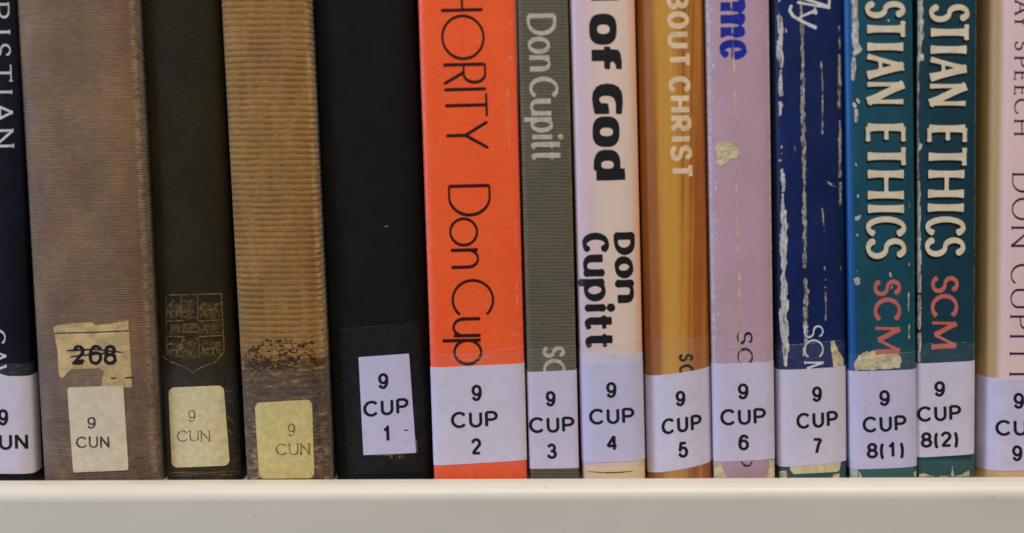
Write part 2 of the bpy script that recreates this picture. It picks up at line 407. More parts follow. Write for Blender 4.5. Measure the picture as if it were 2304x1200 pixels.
# ------------------------------------------------------------------ books
ZTOP = 1076.0
class Book:
    def __init__(s, top, bot, yf, b, p, height, label, q=2.0, group=None):
        """top/bot: left,right edge in photo pixels at py=0 and py=1076; yf depth of the spine's front; b roundness depth"""
        s.b, s.p, s.q, s.H = b, p, q, height
        ye = yf + b * 0.8
        def at(px, py):
            d = ray(px, py); k = (ye - CAM[1]) / d[..., 1]; P = CAM + d * k[..., None]; return P
        tl, tr, bl, br = at(top[0], 0.), at(top[1], 0.), at(bot[0], ZTOP), at(bot[1], ZTOP)
        m0 = (bl + br) / 2; m1 = (tl + tr) / 2
        s.k = (m1[0] - m0[0]) / (m1[2] - m0[2])
        s.X = m0[0] - s.k * m0[2]
        s.W = ((br[0] - bl[0]) + (tr[0] - tl[0])) / 2 - 0.00055
        s.a = s.W / 2; s.y0 = yf + b
        s.e = bpy.data.objects.new('book', None); COL.objects.link(s.e)
        s.e.location = (s.X, s.y0, 0); s.e.empty_display_size = 0.01
        s.e['label'] = label; s.e['category'] = 'book'; s.e['group'] = 'library books standing on the shelf'
        s.layer = 0
    def Y(s, x):
        t = np.clip(np.abs(x / s.a), 0, 0.99999)
        return -s.b * (1 - t ** s.p) ** (1 / s.q)
    def nrm(s, x):
        h = s.a * 0.004
        x = np.clip(x, -s.a * .994, s.a * .994)
        dy = (s.Y(x + h) - s.Y(x - h)) / (2 * h)
        n = np.stack([dy, -np.ones_like(dy)], -1)
        return n / np.linalg.norm(n, axis=-1, keepdims=True)
    def pix(s, px, py):
        """photo pixel -> (x across, z) on the spine surface"""
        d = ray(px, py); o = CAM - np.array([s.X, s.y0, 0.0])
        dx = d[..., 0] - s.k * d[..., 2]; ox = o[0] - s.k * o[2]
        y = np.full(dx.shape, -s.b)
        for _ in range(30):
            k = (y - o[1]) / d[..., 1]; x = ox + k * dx
            x = np.clip(x, -s.a * 0.999, s.a * 0.999)
            y = 0.5 * y + 0.5 * s.Y(x)
        k = (y - o[1]) / d[..., 1]
        return x, o[2] + k * d[..., 2]
    def surf(s, x, z, off):
        n = s.nrm(x); y = s.Y(x)
        return np.stack([x + n[..., 0] * off + s.k * z, y + n[..., 1] * off, z], -1)
    # outline of the spine and covers as an arclength-parametrised strip
    def outline(s, side=0.012, n=64):
        th = np.linspace(-1, 1, n + 1); x = s.a * np.sin(th * pi / 2)
        y = s.Y(x); y[0] = y[-1] = 0
        pts = [(-s.a, side)] + list(zip(x, y)) + [(s.a, side)]
        return np.array(pts)
    def cover(s, mat, hard=True, depth=0.150, name='cover'):
        th = 0.0022 if hard else 0.0005
        o = s.outline(depth, 72)
        c = np.array([0, 0.02])
        # inner outline, offset inwards
        inn = o.copy(); inn[:, 0] *= (s.a - th) / s.a; inn[:, 1] = np.where(o[:, 1] >= depth - 1e-6, depth, o[:, 1] + th)
        loop = np.vstack([o, inn[::-1]]); n = len(loop)
        rb = 0.0006 if hard else 0.0003
        zf = -0.003
        levels = [(zf, rb), (zf + rb * 0.3, rb * 0.3), (zf + rb, 0.0)] + [(z, 0.0) for z in np.linspace(0.012, s.H - 0.004, 12)] + [(s.H - rb, 0.0), (s.H, rb)]
        V = []; Fc = []
        no = len(o)
        for z, inset in levels:
            for i, (x, y) in enumerate(loop):
                if inset and i < no: x = x * (1 - inset / s.a); y = y + inset
                V.append((x + s.k * z, y, z))
        for l in range(len(levels) - 1):
            for i in range(n):
                j = (i + 1) % n
                Fc.append((l * n + i, l * n + j, (l + 1) * n + j, (l + 1) * n + i))
        for base, flip in ((0, True), ((len(levels) - 1) * n, False)):
            for i in range(no - 1):
                f = (base + i, base + i + 1, base + n - 2 - i, base + n - 1 - i)
                Fc.append(f[::-1] if flip else f)
        ob = link(name, V, Fc, mat, s.e)
        # page block
        t2 = th + 0.0002; x0, x1 = -s.a + t2, s.a - t2; zb = 0.0 if hard else -0.0026; zt = s.H - 0.003
        yb, yt = max(th * 1.2, 0.0008) , depth - (0.003 if hard else 0.0003)
        V = []; N = 12
        for z in (zb, zt):
            for i in range(N + 1): V.append((x0 + (x1 - x0) * i / N + s.k * z, yb, z))
            for i in range(N + 1): V.append((x1 - (x1 - x0) * i / N + s.k * z, yt - 0.002 * (1 - (2 * i / N - 1) ** 2) * (1 if hard else 0), z))
        n2 = 2 * (N + 1)
        Fc = [(i, (i + 1) % n2, n2 + (i + 1) % n2, n2 + i) for i in range(n2)] + [tuple(range(n2))[::-1], tuple(range(n2, 2 * n2))]
        link('page_block', V, Fc, M['pages'], s.e, smooth=False)
        return ob
    def strip(s, name, mat, tl, tr, bl, br, off=0.00012, wrap=0.005, parent=None, wavy=0.0, left=True, right=True, u0=None, u1=None):
        """a wrapped label or tape: corner pixels give the heights; runs round the corners by wrap metres"""
        zs = [s.pix(*c) for c in (tl, tr, bl, br)]
        o = s.outline(wrap, 64)
        xa = -s.a if left else u0; xb = s.a if right else u1
        rows = []
        pts = []
        for i, (x, y) in enumerate(o):
            if y > 1e-9 and abs(abs(x) - s.a) < 1e-9 and i in (0, len(o) - 1):
                if (x < 0 and not left) or (x > 0 and not right): continue
                pts.append((x, y, (-1 if x < 0 else 1), 0.0)); continue
            if x < xa - 1e-9 or x > xb + 1e-9: continue
            nn = s.nrm(np.array([x]))[0] if abs(x) < s.a * .999 else np.array([-1.0 if x < 0 else 1.0, 0.0])
            pts.append((x, y, nn[0], nn[1]))
        def zl(pair, x):
            (xl, z_l), (xr, z_r) = pair
            return float(z_l + (z_r - z_l) * (x - xl) / (xr - xl))
        n = 8; V = []; m = len(pts)
        for side_off in (off, 0.0):
            for j in range(n + 1):
                t = j / n
                for (x, y, nx, ny) in pts:
                    z = zl((zs[2], zs[3]), x) * (1 - t) + zl((zs[0], zs[1]), x) * t
                    V.append((x + nx * side_off + s.k * z, y + ny * side_off, z))
        Fc = []
        for j in range(n):
            for i in range(m - 1):
                Fc.append((j * m + i, j * m + i + 1, (j + 1) * m + i + 1, (j + 1) * m + i))
        B = (n + 1) * m
        for i in range(m - 1):      # edges of the paper
            Fc.append((B + i, B + i + 1, i + 1, i)); k = n * m
            Fc.append((k + i, k + i + 1, B + k + i + 1, B + k + i))
        for j in range(n):
            Fc.append((j * m, (j + 1) * m, B + (j + 1) * m, B + j * m)); e = m - 1
            Fc.append((j * m + e, B + j * m + e, B + (j + 1) * m + e, (j + 1) * m + e))
        return link(name, V, Fc, mat, parent or s.e, smooth=False)
    def emit(s, name, mat, parts, off, parent=None, skirt=False):
        """parts: list of (V px list, faces, bnd)"""
        VV = []; FF = []; base = 0
        for V, Fc, bnd in parts:
            if not V: continue
            P = np.array(V); x, z = s.pix(P[:, 0], P[:, 1]); W3 = s.surf(x, z, off)
            ok = np.abs(x) < s.a * 0.9985
            VV += W3.tolist()
            FF += [tuple(int(i) + base for i in f)[::-1] for f in Fc if all(ok[list(f)])]
            nb = len(V)
            if skirt:
                W0 = s.surf(x, z, 0.0); VV += W0.tolist()
                FF += [(base + a_, base + b_, base + nb + b_, base + nb + a_) for a_, b_ in bnd]
                nb *= 2
            base += nb
        if not FF: return None
        return link(name, VV, FF, mat, parent or s.e, smooth=not skirt)
    def text(s, name, mat, O, A, H, cap, items, st, off=0.00004, parent=None, shadow=None, step=None, **props):
        """O origin pixel; A,H pixel vectors per unit advance / height; items (char, a0, a1)"""
        parts = []
        sw = st['w'][1]; step = step or max(0.8, min(1.6, sw / 4))
        for it in items:
            ch, a0, a1 = it[:3]; c = it[3] if len(it) > 3 else cap
            m = st['w'][0] + st.get('serif', 0) + (12 if shadow else 3)
            av = np.arange(a0 - m, a1 + m, step); hv = np.arange(-c * (0.42 if ch in 'p()' else 0.0) - m, c * 1.08 + m, step)
            AA, HH = np.meshgrid(av, hv)
            if shadow:
                D = np.full(AA.shape, 1e9)
                for t in (0.3, 0.65, 1.0):
                    D = np.minimum(D, glyph_sdf(ch, AA - shadow[0] * t, HH - shadow[1] * t, a0, a1, c, st) - 0.6)
            else:
                D = glyph_sdf(ch, AA, HH, a0, a1, c, st)
            D = D + fbm(AA, HH, 6.0, ord(ch) % 9) * st.get('rough', 0.35)
            V, Fc, bnd = march(D, av, hv)
            V = [(O[0] + a * A[0] + h * H[0], O[1] + a * A[1] + h * H[1]) for a, h in V]
            # drop what another book or the frame's far outside would hide
            parts.append((V, Fc, bnd))
        o = s.emit(name, mat, parts, off, parent)
        if o:
            for k, v in props.items(): o[k] = v
        return o
    def patch(s, name, mat, bbox, fn, off=0.00005, step=1.5, noise=0.0, ns=8, parent=None, skirt=False, seed=0):
        xv = np.arange(bbox[0], bbox[2], step); yv = np.arange(bbox[1], bbox[3], step)
        X, Y_ = np.meshgrid(xv, yv); D = fn(X, Y_)
        if noise: D = D + fbm(X * 1.3, Y_ / (1.9 if noise > 1.5 else 1), ns, seed) * noise
        # px y runs down: flip winding by mirroring handled in emit order
        V, Fc, bnd = march(D, xv, yv)
        Fc = [f[::-1] for f in Fc]
        return s.emit(name, mat, [(V, Fc, bnd)], off, parent, skirt)
    def stroke(s, name, mat, lines, off=0.00005, step=1.3, noise=0.0, ns=6, parent=None, seed=0):
        """lines: polylines of (px, py, width)"""
        allp = [p for l in lines for p in l]; mw = max(p[2] for p in allp) + 3
        bb = (min(p[0] for p in allp) - mw, min(p[1] for p in allp) - mw, max(p[0] for p in allp) + mw, max(p[1] for p in allp) + mw)
        def fn(X, Y_):
            D = np.full(X.shape, 1e9)
            for l in lines:
                for a, b in zip(l[:-1], l[1:]):
                    D = np.minimum(D, sd_seg(X, Y_, a[:2], b[:2], a[2] / 2, b[2] / 2, 0, 0))
            return D
        return s.patch(name, mat, bb, fn, off, step, noise, ns, parent, seed=seed)

ARIAL = dict(w=(7.0, 6.1), nib=0, rough=0.2)
TYPE = dict(w=(2.6, 2.0), nib=0, serif=4.0, rough=0.4)
def label_text(bk, lab, rows, st=ARIAL, mat='ink', off=0.00017):
    """rows: (string, x0, x1, ytop_left, cap, slope)"""
    pr = {'C': 1.0, 'U': .86, 'P': .84, 'N': .86, '9': .72, '(': .28, ')': .28}
    for txt, x0, x1, yt, cap, sl in rows:
        ws = [pr.get(c, .72) for c in txt]; gap = 0.17 if len(txt) == 3 and txt.isalpha() else 0.12
        tot = sum(ws) + gap * (len(txt) - 1); u = (x1 - x0) / tot; a = 0; items = []
        for c, w_ in zip(txt, ws):
            items.append((c, a * u, (a + w_) * u)); a += w_ + gap
        O = (x0 - sl * 0, yt + cap)
        bk.text('call_number', M[mat], O, (1, sl), (-0.03, -1), cap, items, st, off=off, parent=lab, step=1.1)

# vertical text helper (reads downwards, letter tops to the right)
def vtext(bk, name, mat, base0, slope, cap, items, st, tilt=-0.02, **kw):
    return bk.text(name, M[mat], (base0, 0), (slope, 1), (1, tilt), cap, items, st, **kw)

# ============================================================ shelf
def build_shelf():
    r = 0.0046; L = 0.0146; lip = 0.0019; x0, x1 = -0.45, 0.45; depth = 0.20; hgt = 0.045
    dk = -0.003
    prof = [(depth, dk), (0.05, dk), (-0.0035, dk), (-0.0043, dk + 0.0004), (-0.0048, -0.001), (-0.0056, lip - 0.0001), (-0.0066, lip)]
    prof += [(-(L - r) - r * sin(t), lip - r + r * cos(t)) for t in np.linspace(0, pi / 2, 14)]
    prof += [(-L, -0.012), (-L, -hgt + 0.001), (-L + 0.001, -hgt), (-L + 0.006, -hgt), (-L + 0.006, -0.006), (depth, -0.006)]
    V = []; n = len(prof); xs = np.linspace(x0, x1, 30)
    for x in xs: V += [(x, y, z) for y, z in prof]
    Fc = [(i * n + j, i * n + (j + 1) % n, (i + 1) * n + (j + 1) % n, (i + 1) * n + j) for i in range(len(xs) - 1) for j in range(n)]
    Fc += [tuple(range(n))[::-1], tuple((len(xs) - 1) * n + j for j in range(n))]
    m, nt, b = new_mat('cream_enamelled_steel'); q = NB(nt)
    c = q.mix(q.ramp(q.noise((18, 30, 30), 3), 0.3, 0.7), S((214, 207, 193)), S((209, 202, 189)))
    sp = q.ramp(q.noise((260, 260, 600), 3, 0.7, (3, 3, 3)), 0.70, 0.73)
    c = q.mix(q.math('MULTIPLY', sp, 0.4), c, S((120, 108, 94)))
    sc2 = q.ramp(q.noise((25, 400, 900), 3, 0.7, (8, 3, 1)), 0.70, 0.74)
    c = q.mix(q.math('MULTIPLY', sc2, 0.25), c, S((150, 140, 126)))
    nt.links.new(c, b.inputs['Base Color']); b.inputs['Roughness'].default_value = 0.42
    b.inputs['Specular IOR Level'].default_value = 0.45
    bp = nt.nodes.new('ShaderNodeBump'); bp.inputs['Strength'].default_value = 0.12; bp.inputs['Distance'].default_value = 0.0003
    nt.links.new(q.noise((900, 900, 900), 3, 0.6), bp.inputs['Height']); nt.links.new(bp.outputs[0], b.inputs['Normal'])
    o = link('shelf', V, Fc, m)
    for f in o.data.polygons: f.use_smooth = False
    md = o.data
    for f in md.polygons:
        if abs(f.normal.z) > 0.02 and abs(f.normal.z) < 0.99: f.use_smooth = True
    o['label'] = 'cream painted metal shelf with rounded front edge under the books'; o['category'] = 'shelf'
    bk = [(x0, depth + .002, dk), (x1, depth + .002, dk), (x1, depth + .002, 0.30), (x0, depth + .002, 0.30)]
    bk += [(x, y + .001, z) for x, y, z in bk]
    link('back_panel', bk, [(0, 1, 2, 3), (7, 6, 5, 4), (0, 4, 5, 1), (1, 5, 6, 2), (2, 6, 7, 3), (3, 7, 4, 0)], m, o, smooth=False)
build_shelf()

# ============================================================ book 0: navy, cropped at the left
B = Book((-88, 32), (-60, 90), 0.0015, 0.003, 4.0, 0.222, 'navy book at the left end with pale serif lettering and a CUN label')
B.cover(board_mat('navy_board', (10, 9, 30), (6, 6, 18), 0.5, 0.25, grain_amt=0.2, bump=0.05, lean=B.k, half=B.a), hard=False)
SER = dict(w=(5.5, 2.6), serif=4.5, nib=8)
vtext(B, 'title_lettering', 'white_print', -24, 0.035, 44, [('R', 8, 44), ('I', 66, 80), ('S', 98, 130), ('T', 144, 186), ('I', 201, 215), ('A', 232, 276), ('N', 292, 332)], SER)
vtext(B, 'author_lettering', 'white_print', -48, 0.035, 34, [('C', 742, 775), ('A', 786, 818), ('V', 822, 852)], dict(w=(5, 2.8), serif=3.5))
lab = B.strip('call_number_label', LABELS[3], (5, 846), (80, 844), (5, 1066), (88, 1062))
label_text(B, lab, [('9', -4, 20, 921, 37, -.03), ('CUN', -42, 64, 977, 36, -.01)])
B.strip('tape', M['tape'], (5, 818), (80, 816), (5, 845), (80, 843), off=0.0001)

# ============================================================ book 1: brown cloth
B = Book((38, 301), (95, 358), 0.0, 0.006, 3.4, 0.236, 'wide worn brown cloth book with a torn tan label above a pale CUN label')
B.cover(board_mat('brown_cloth', (150, 119, 86), (122, 96, 78), 0.65, 0.3, grain=(350, 300, 1700), grain_amt=0.8, weave=(1350, 9), weave_amt=0.38,
                  weave_col=(84, 60, 52), bump=0.5, lean=B.k, half=B.a, edge=((205, 184, 154), 0.45, 0.0018, 1), sheen=0.1,
                  stain=[(0.034, 0.012, (66, 50, 50), 0.6, (120, 60, 60), 0.36, 0.62), (0.026, 0.006, (150, 110, 50), 0.6, (30, 100, 1400), 0.52, 0.7)]), hard=True)
old = B.patch('torn_label', M['label_tan'], (110, 712, 310, 882),
    lambda X, Y_: sd_poly(X, Y_, [(120, 737), (127, 732), (170, 728), (206, 726), (216, 731), (250, 729), (288, 722), (292, 780), (297, 872), (228, 872), (229, 862), (234, 835), (222, 829), (165, 831), (152, 838), (142, 850), (137, 852), (133, 840), (129, 790)]),
    off=0.00012, step=1.4, noise=1.6, ns=14, skirt=True)
B.stroke('ruled_line', M['black_print'], [[(123, 750, 2.2), (205, 748, 2.6), (289, 744.5, 2.2)], [(250, 851.5, 2.5), (262, 851, 2.5)], [(280, 850.5, 2.5), (298, 849, 2.5)]], off=0.00017, parent=old, noise=0.5, step=0.9)
B.text('old_number', M['ink'], (163, 821), (1, 0), (0, -1), 45, [('2', 0, 28), ('6', 36, 68), ('8', 70, 100)], dict(w=(7.5, 7), nib=0, rough=1.2), off=0.00016, parent=old)
B.stroke('crossing_out', M['ink'], [[(152, 789, 3), (185, 787, 5), (215, 786, 3), (250, 790, 4), (276, 793, 2)], [(160, 803, 3), (200, 798, 4), (240, 795, 4), (262, 800, 3)], [(165, 817, 6), (186, 812, 8)]], off=0.00019, parent=old, noise=0.8)
lab = B.patch('call_number_label', M['label_white'], (145, 860, 300, 1072),
    lambda X, Y_: sd_poly(X, Y_, [(157, 877), (273, 874), (284, 1053), (170, 1058)]) - 5, off=0.00024, step=1.6, noise=0.4, ns=20, skirt=True)
label_text(B, lab, [('9', 197, 217, 938, 27, -.03), ('CUN', 172, 247, 982, 26, -.01)], dict(w=(4.4, 3.6), nib=0, serif=1.5, rough=0.7), 'type_ink', off=0.00029)
for c in B.e.children_recursive:
    pass
B.strip('tape', M['tape'], (100, 812), (345, 802), (120, 1072), (340, 1070), off=0.00006)
rng = np.random.RandomState(3)
B.stroke('gilt_streaks', M['gilt_faint'], [[(x, y, 1.5), (x + l, y - l * .03, 2.4), (x + 1.6 * l, y - l * .04, 1)] for x, y, l in [(125, 950, 22), (128, 975, 18), (134, 1004, 14), (150, 1058, 80), (285, 1052, 38), (300, 1030, 22), (170, 1068, 90), (296, 960, 8), (125, 1030, 20), (292, 1000, 20)]], off=0.0001, noise=1.2, ns=5)

# ============================================================ book 2: dark olive with crest
B = Book((320, 497), (372, 548), 0.0055, 0.006, 2.6, 0.228, 'thin black-olive book with a gilt shield and a yellowed CUN label')
B.cover(board_mat('olive_black_cloth', (47, 39, 19), (37, 30, 15), 0.7, 0.18, grain=(500, 300, 900), grain_amt=0.6, bump=0.25, lean=B.k, half=B.a,
                  stain=[(0.034, 0.004, (58, 56, 62), 0.5, (140, 90, 70), 0.40, 0.6), (0.012, 0.004, (104, 82, 44), 0.5, (60, 100, 1200), 0.5, 0.65)]), hard=True)
g = []
def ln(*p, w=1.8): g.append([(x, y, w) for x, y in p])
ln((380, 664), (440, 663), (498, 661), w=2.4)
ln((374, 665), (375, 790), w=1.5); ln((408, 664), (410, 720), w=1.6); ln((445, 664), (446, 722), w=1.8); ln((498, 662), (503, 760), (504, 790), w=2.6)
ln((376, 723), (413, 722), w=2.2); ln((448, 723), (497, 720), w=2.6)
ln((376, 757), (416, 758), w=2.6); ln((448, 758), (502, 755), w=2.8)
ln((410, 758), (412, 806), w=1.6); ln((448, 758), (448, 806), w=1.8)
ln((357, 797), (385, 815), (415, 826), (435, 838), (455, 826), (485, 814), (505, 792), w=2.4)
ln((412, 748), (447, 747), w=2); ln((412, 730), (447, 729), w=1.6); ln((412, 730), (412, 748)); ln((429, 730), (429, 748)); ln((447, 729), (447, 748))
B.stroke('gilt_shield', M['gilt'], g, noise=0.5, ns=4, step=1.0)
lions = []
def lion(cx, cy):    # walking beast: back, head, four legs, raised tail
    for pts in ([(-17, 4), (-6, 2), (6, 1), (13, -3)], [(13, -3), (17, -6)], [(-16, 4), (-20, 12)], [(-12, 4), (-10, 13)], [(5, 2), (4, 13)], [(11, -1), (16, 6), (20, 5)], [(-17, 3), (-20, -6), (-12, -13), (-7, -11)], [(10, -8), (16, -12)]):
        lions.append([(cx + x, cy + y, 4.6 if i == 0 else 3.4) for i, (x, y) in enumerate(pts)])
lion(394, 698); lion(472, 696); lion(394, 786); lion(474, 783)
def ermine(cx, cy):
    for pts in ([(0, -6), (0, 2)], [(0, 0), (-4, 7)], [(0, 0), (4, 7)], [(-4, -4), (-4, -3)], [(4, -4), (4, -3)]):
        lions.append([(cx + x, cy + y, 2.2) for x, y in pts])
for c in ((427, 683), (428, 708), (428, 774), (430, 798), (388, 740), (402, 740), (462, 738), (480, 738)): ermine(*c)
def fields(X, Y_):
    d = np.full(X.shape, 1e9)
    for x0, y0, x1, y1 in ((378, 680, 406, 716), (450, 680, 495, 716), (380, 728, 408, 752), (452, 728, 498, 752), (380, 768, 410, 802), (452, 766, 500, 802), (414, 674, 442, 718), (414, 764, 445, 806), (412, 730, 447, 750)):
        d = np.minimum(d, np.maximum(np.maximum(x0 - X, X - x1), np.maximum(y0 - Y_, Y_ - y1)))
    return d + (fbm(X * 0.8, Y_ * 1.7, 5, 3) + 0.02) * 11
B.patch('shield_fields', M['gilt_dull'], (370, 664, 508, 812), fields, off=0.00004, step=1.2)
B.stroke('shield_beasts', M['gilt_faint'], lions, noise=1.4, ns=4, step=1.1)
lab = B.patch('call_number_label', M['label_old'], (372, 860, 525, 1062),
    lambda X, Y_: sd_poly(X, Y_, [(393, 885), (491, 881), (503, 1035), (400, 1039)]) - 13, off=0.00016, step=1.6, noise=0.3, ns=20, skirt=True)
label_text(B, lab, [('9', 424, 441, 923, 27, -.02), ('CUN', 399, 473, 969, 25, -.01)], dict(w=(2.9, 2.2), nib=0, serif=2.6, rough=0.7), 'type_faint', off=0.00021)
B.strip('tape', M['tape_dark'], (365, 795), (520, 790), (375, 1070), (535, 1068), off=0.00006)
B.stroke('gilt_band', M['gilt_faint'], [[(385, 1063, 2), (450, 1066, 2.5), (528, 1060, 2)], [(390, 1070, 1.5), (520, 1068, 1.8)], [(508, 880, 3), (522, 879, 3)], [(508, 904, 3), (522, 903, 3)], [(512, 938, 4), (524, 950, 4)], [(512, 968, 3), (522, 975, 4)]], noise=1.0, ns=5)

# ============================================================ book 3: tan ribbed cloth
B = Book((498, 694), (552, 748), 0.0005, 0.0045, 3.2, 0.232, 'tan ribbed cloth book with dark scuffed foot and a yellow rounded CUN label')
B.cover(board_mat('ribbed_tan_cloth', (172, 130, 72), (150, 112, 66), 0.75, 0.15, grain=(400, 200, 1500), grain_amt=0.7, weave=(520, 2.8), weave_amt=0.75, wr=(0.1, 0.5),
                  weave_col=(104, 70, 38), bump=0.45, lean=B.k, half=B.a, edge=((205, 175, 130), 0.6, 0.002, 1), sheen=0.1,
                  stain=[(0.0405, 0.0016, (58, 46, 30), 0.9, (260, 240, 560), 0.36, 0.52), (0.034, 0.003, (66, 56, 44), 0.85, (160, 150, 420), 0.38, 0.56), (0.024, 0.008, (112, 110, 112), 0.5, (120, 150, 600), 0.50, 0.66), (0.020, 0.01, (176, 142, 92), 0.7, (160, 200, 300), 0.50, 0.64)]), hard=True)
lab = B.patch('call_number_label', M['label_old2'], (562, 890, 722, 1090),
    lambda X, Y_: sd_poly(X, Y_, [(587, 919), (689, 913), (694, 1063), (596, 1064)]) - 13, off=0.00016, step=1.6, noise=0.3, ns=20, skirt=True)
label_text(B, lab, [('9', 648, 665, 953, 29, -.02), ('CUN', 621, 698, 998, 26, -.01)], dict(w=(3.1, 2.4), nib=0, serif=2.6, rough=0.7), 'type_faint', off=0.00021)
def glue(X, Y_):
    xx = X + fbm(X, Y_, 22, 5) * 10; yy = Y_ + fbm(X, Y_, 18, 6) * 8
    ridge = (np.abs(fbm(xx / 1.7, yy / 0.85, 9, 2)) - 0.15) * 26
    box = sd_poly(X, Y_, [(546, 772), (600, 764), (706, 768), (712, 826), (640, 832), (552, 834)]) + fbm(X, Y_, 9, 1) * 5
    strip_ = sd_poly(X, Y_, [(700, 820), (712, 820), (722, 1000), (708, 1000)]) + fbm(X, Y_, 9, 4) * 6
    return np.maximum(ridge, np.minimum(box, strip_))
B.patch('glue_marks', plain_mat('dried_glue', (62, 48, 32), 0.5, 0.4, 0.2, 500, wear=((900, 900, 900), 0.25, 0.55, 0.3)), (540, 756, 730, 1010), glue, off=0.00004, step=1.3)
B.strip('tape', M['tape'], (555, 832), (715, 828), (562, 1072), (735, 1070), off=0.00006)

# ============================================================ book 4: black cloth
B = Book((705, 937), (758, 975), 0.005, 0.005, 3.0, 0.238, 'wide plain black cloth book with a small tilted CUP 1 label')
B.cover(board_mat('black_cloth', (19, 21, 20), (14, 18, 19), 0.75, 0.16, grain=(900, 500, 900), grain_amt=0.5, weave=(1150, 7), weave_amt=0.6,
                  weave_col=(7, 9, 10), bump=0.25, lean=B.k, half=B.a, stain=[(0.03, 0.012, (46, 44, 38), 0.35, (160, 160, 240), 0.46, 0.66)],
                  scuff=((420, 200, 900), 0.76, (70, 70, 66))), hard=True)
B.patch('tape', M['tape_dark'], (755, 728, 960, 1070), lambda X, Y_: sd_poly(X, Y_, [(764, 741), (942, 727), (962, 1062), (782, 1066)]), off=0.00006, step=4)
B.stroke('tape_edge', M['tape_dark_edge'], [[(764, 741, .8), (853, 733, .9), (942, 727, .8)]], off=0.00009, step=0.9)
lab = B.patch('call_number_label', LABELS[2], (800, 788, 945, 1032), lambda X, Y_: sd_poly(X, Y_, [(807, 804), (920, 796), (936, 1019), (818, 1024)]), off=0.00022, step=1.6, skirt=True)
label_text(B, lab, [('9', 851, 875, 840, 36, -.05), ('CUP', 818, 920, 903, 36, -.085), ('1', 858, 884, 958, 36, -.03)], off=0.00027)
B.stroke('ink_speck', M['ink'], [[(909, 968, 2.5), (918, 968, 2)]], off=0.00026, parent=lab)
B.stroke('gilt_letters', M['gilt'], [[(846, 1024, 3), (890, 1022, 4), (934, 1017, 3)], [(880, 1026, 5), (882, 1031, 3)], [(898, 1026, 3), (900, 1031, 4)], [(905, 1026, 3), (908, 1029, 3)], [(936, 990, 3), (938, 1016, 4)]], off=0.00012, noise=0.8, ns=4, step=1)
B.stroke('scratch', M['torn_thin'], [[(866, 510, 1.5), (873, 509, 1.5)]], noise=0.3, step=0.8)

# ============================================================ book 5: orange
B = Book((939, 1160), (975, 1188), 0.0, 0.0018, 10, 0.226, 'bright orange book with thin black capitals and a CUP 2 label')
B.cover(board_mat('orange_print', (252, 99, 46), (247, 92, 40), 0.42, 0.4, grain=(900, 900, 900), grain_amt=0.28, bump=0.15, lean=B.k, half=B.a,
                  edge=((252, 100, 74), 0.8, 0.0030, 0), scuff=((700, 400, 300), 0.77, (250, 150, 110))), hard=False)
AV = dict(w=(7.6, 5.0), nib=0, xh=0.66, rough=0.15)
AV.update(alt_chars='OoC', alt=dict(w=(6.6, 5.2)))
vtext(B, 'title_lettering', 'brown_print', 989, 0.042, 98, [('H', -60, 28), ('O', 34, 137), ('R', 143, 193), ('I', 198, 207), ('T', 209, 268), ('Y', 273, 339)], AV, tilt=-0.025)
vtext(B, 'author_lettering', 'brown_print', 993, 0.034, 96, [('D', 416, 489), ('o', 490, 556), ('n', 560, 606), ('C', 629, 714), ('u', 715, 760), ('p', 763, 824)], AV, tilt=-0.025)
lab = B.strip('call_number_label', LABELS[1], (975, 827), (1178, 817), (984, 1047), (1183, 1034))
label_text(B, lab, [('9', 1061, 1085, 866, 37, -.03), ('CUP', 1015, 1121, 927, 37, -.03), ('2', 1060, 1084, 986, 37, -.02)])
B.stroke('rubbed_spots', plain_mat('rubbed_orange', (250, 160, 126), 0.6, 0.3, 0.1, 600, wear=((900, 900, 500), 0.35, 0.6, 0.1)), [[(1147, 45, 4), (1148, 62, 3)], [(1148, 128, 5), (1149, 142, 5)], [(1144, 200, 3), (1146, 330, 2)], [(1160, 500, 2), (1161, 560, 3)], [(1162, 640, 3), (1164, 700, 3)], [(1150, 752, 3), (1168, 755, 4)], [(948, 120, 2), (950, 300, 2.5)], [(960, 480, 2), (962, 560, 2)], [(1070, 90, 4), (1078, 96, 6)]], off=0.00005, noise=1.6, ns=5, step=1.1)['kind'] = 'stuff'
t = B.strip('tape', M['tape'], (975, 802), (1176, 790), (975, 828), (1178, 818), off=0.00007)
B.strip('tape', M['tape'], (984, 1047), (1183, 1035), (986, 1070), (1182, 1068), off=0.00007)
B.stroke('tape_edge', M['tape_edge'], [[(968, 800, 1.2), (1070, 797, 1.4), (1178, 780, 1.2)], [(1075, 806, 2), (1120, 801, 1.2)], [(1072, 815, 3), (1082, 815, 2)], [(1000, 812, 1), (1060, 808, 1.2)]], off=0.0001, step=0.9, parent=t)

# ============================================================ book 6: narrow grey
B = Book((1162, 1279), (1190, 1305), 0.0008, 0.0012, 8, 0.222, 'narrow grey-olive cloth book with pale lettering and a CUP 3 label')
B.cover(board_mat('grey_olive_cloth', (104, 96, 78), (94, 87, 72), 0.55, 0.35, grain=(300, 400, 1500), grain_amt=0.4, weave=(900, 7), weave_amt=0.45,
                  weave_col=(70, 64, 52), bump=0.3, lean=B.k, half=B.a, edge=((128, 116, 84), 0.6, 0.0018, 0), scuff=((600, 300, 500), 0.78, (180, 174, 155))), hard=True)
OPT = dict(w=(10.5, 5.8), nib=8, flare=0.15, xh=0.74, dot=1.02, rough=0.15)
vtext(B, 'author_lettering', 'grey_print', 1184, 0.036, 65, [('D', 31, 81), ('o', 83, 122), ('n', 125, 161), ('C', 173, 222), ('u', 223, 261), ('p', 264, 299), ('i', 302, 315), ('t', 316, 338), ('t', 340, 363)], OPT, tilt=-0.01)
vtext(B, 'imprint_lettering', 'grey_print', 1194, 0.034, 50, [('S', 779, 806), ('C', 808, 852)], dict(w=(9, 6), flare=0.1, nib=8))
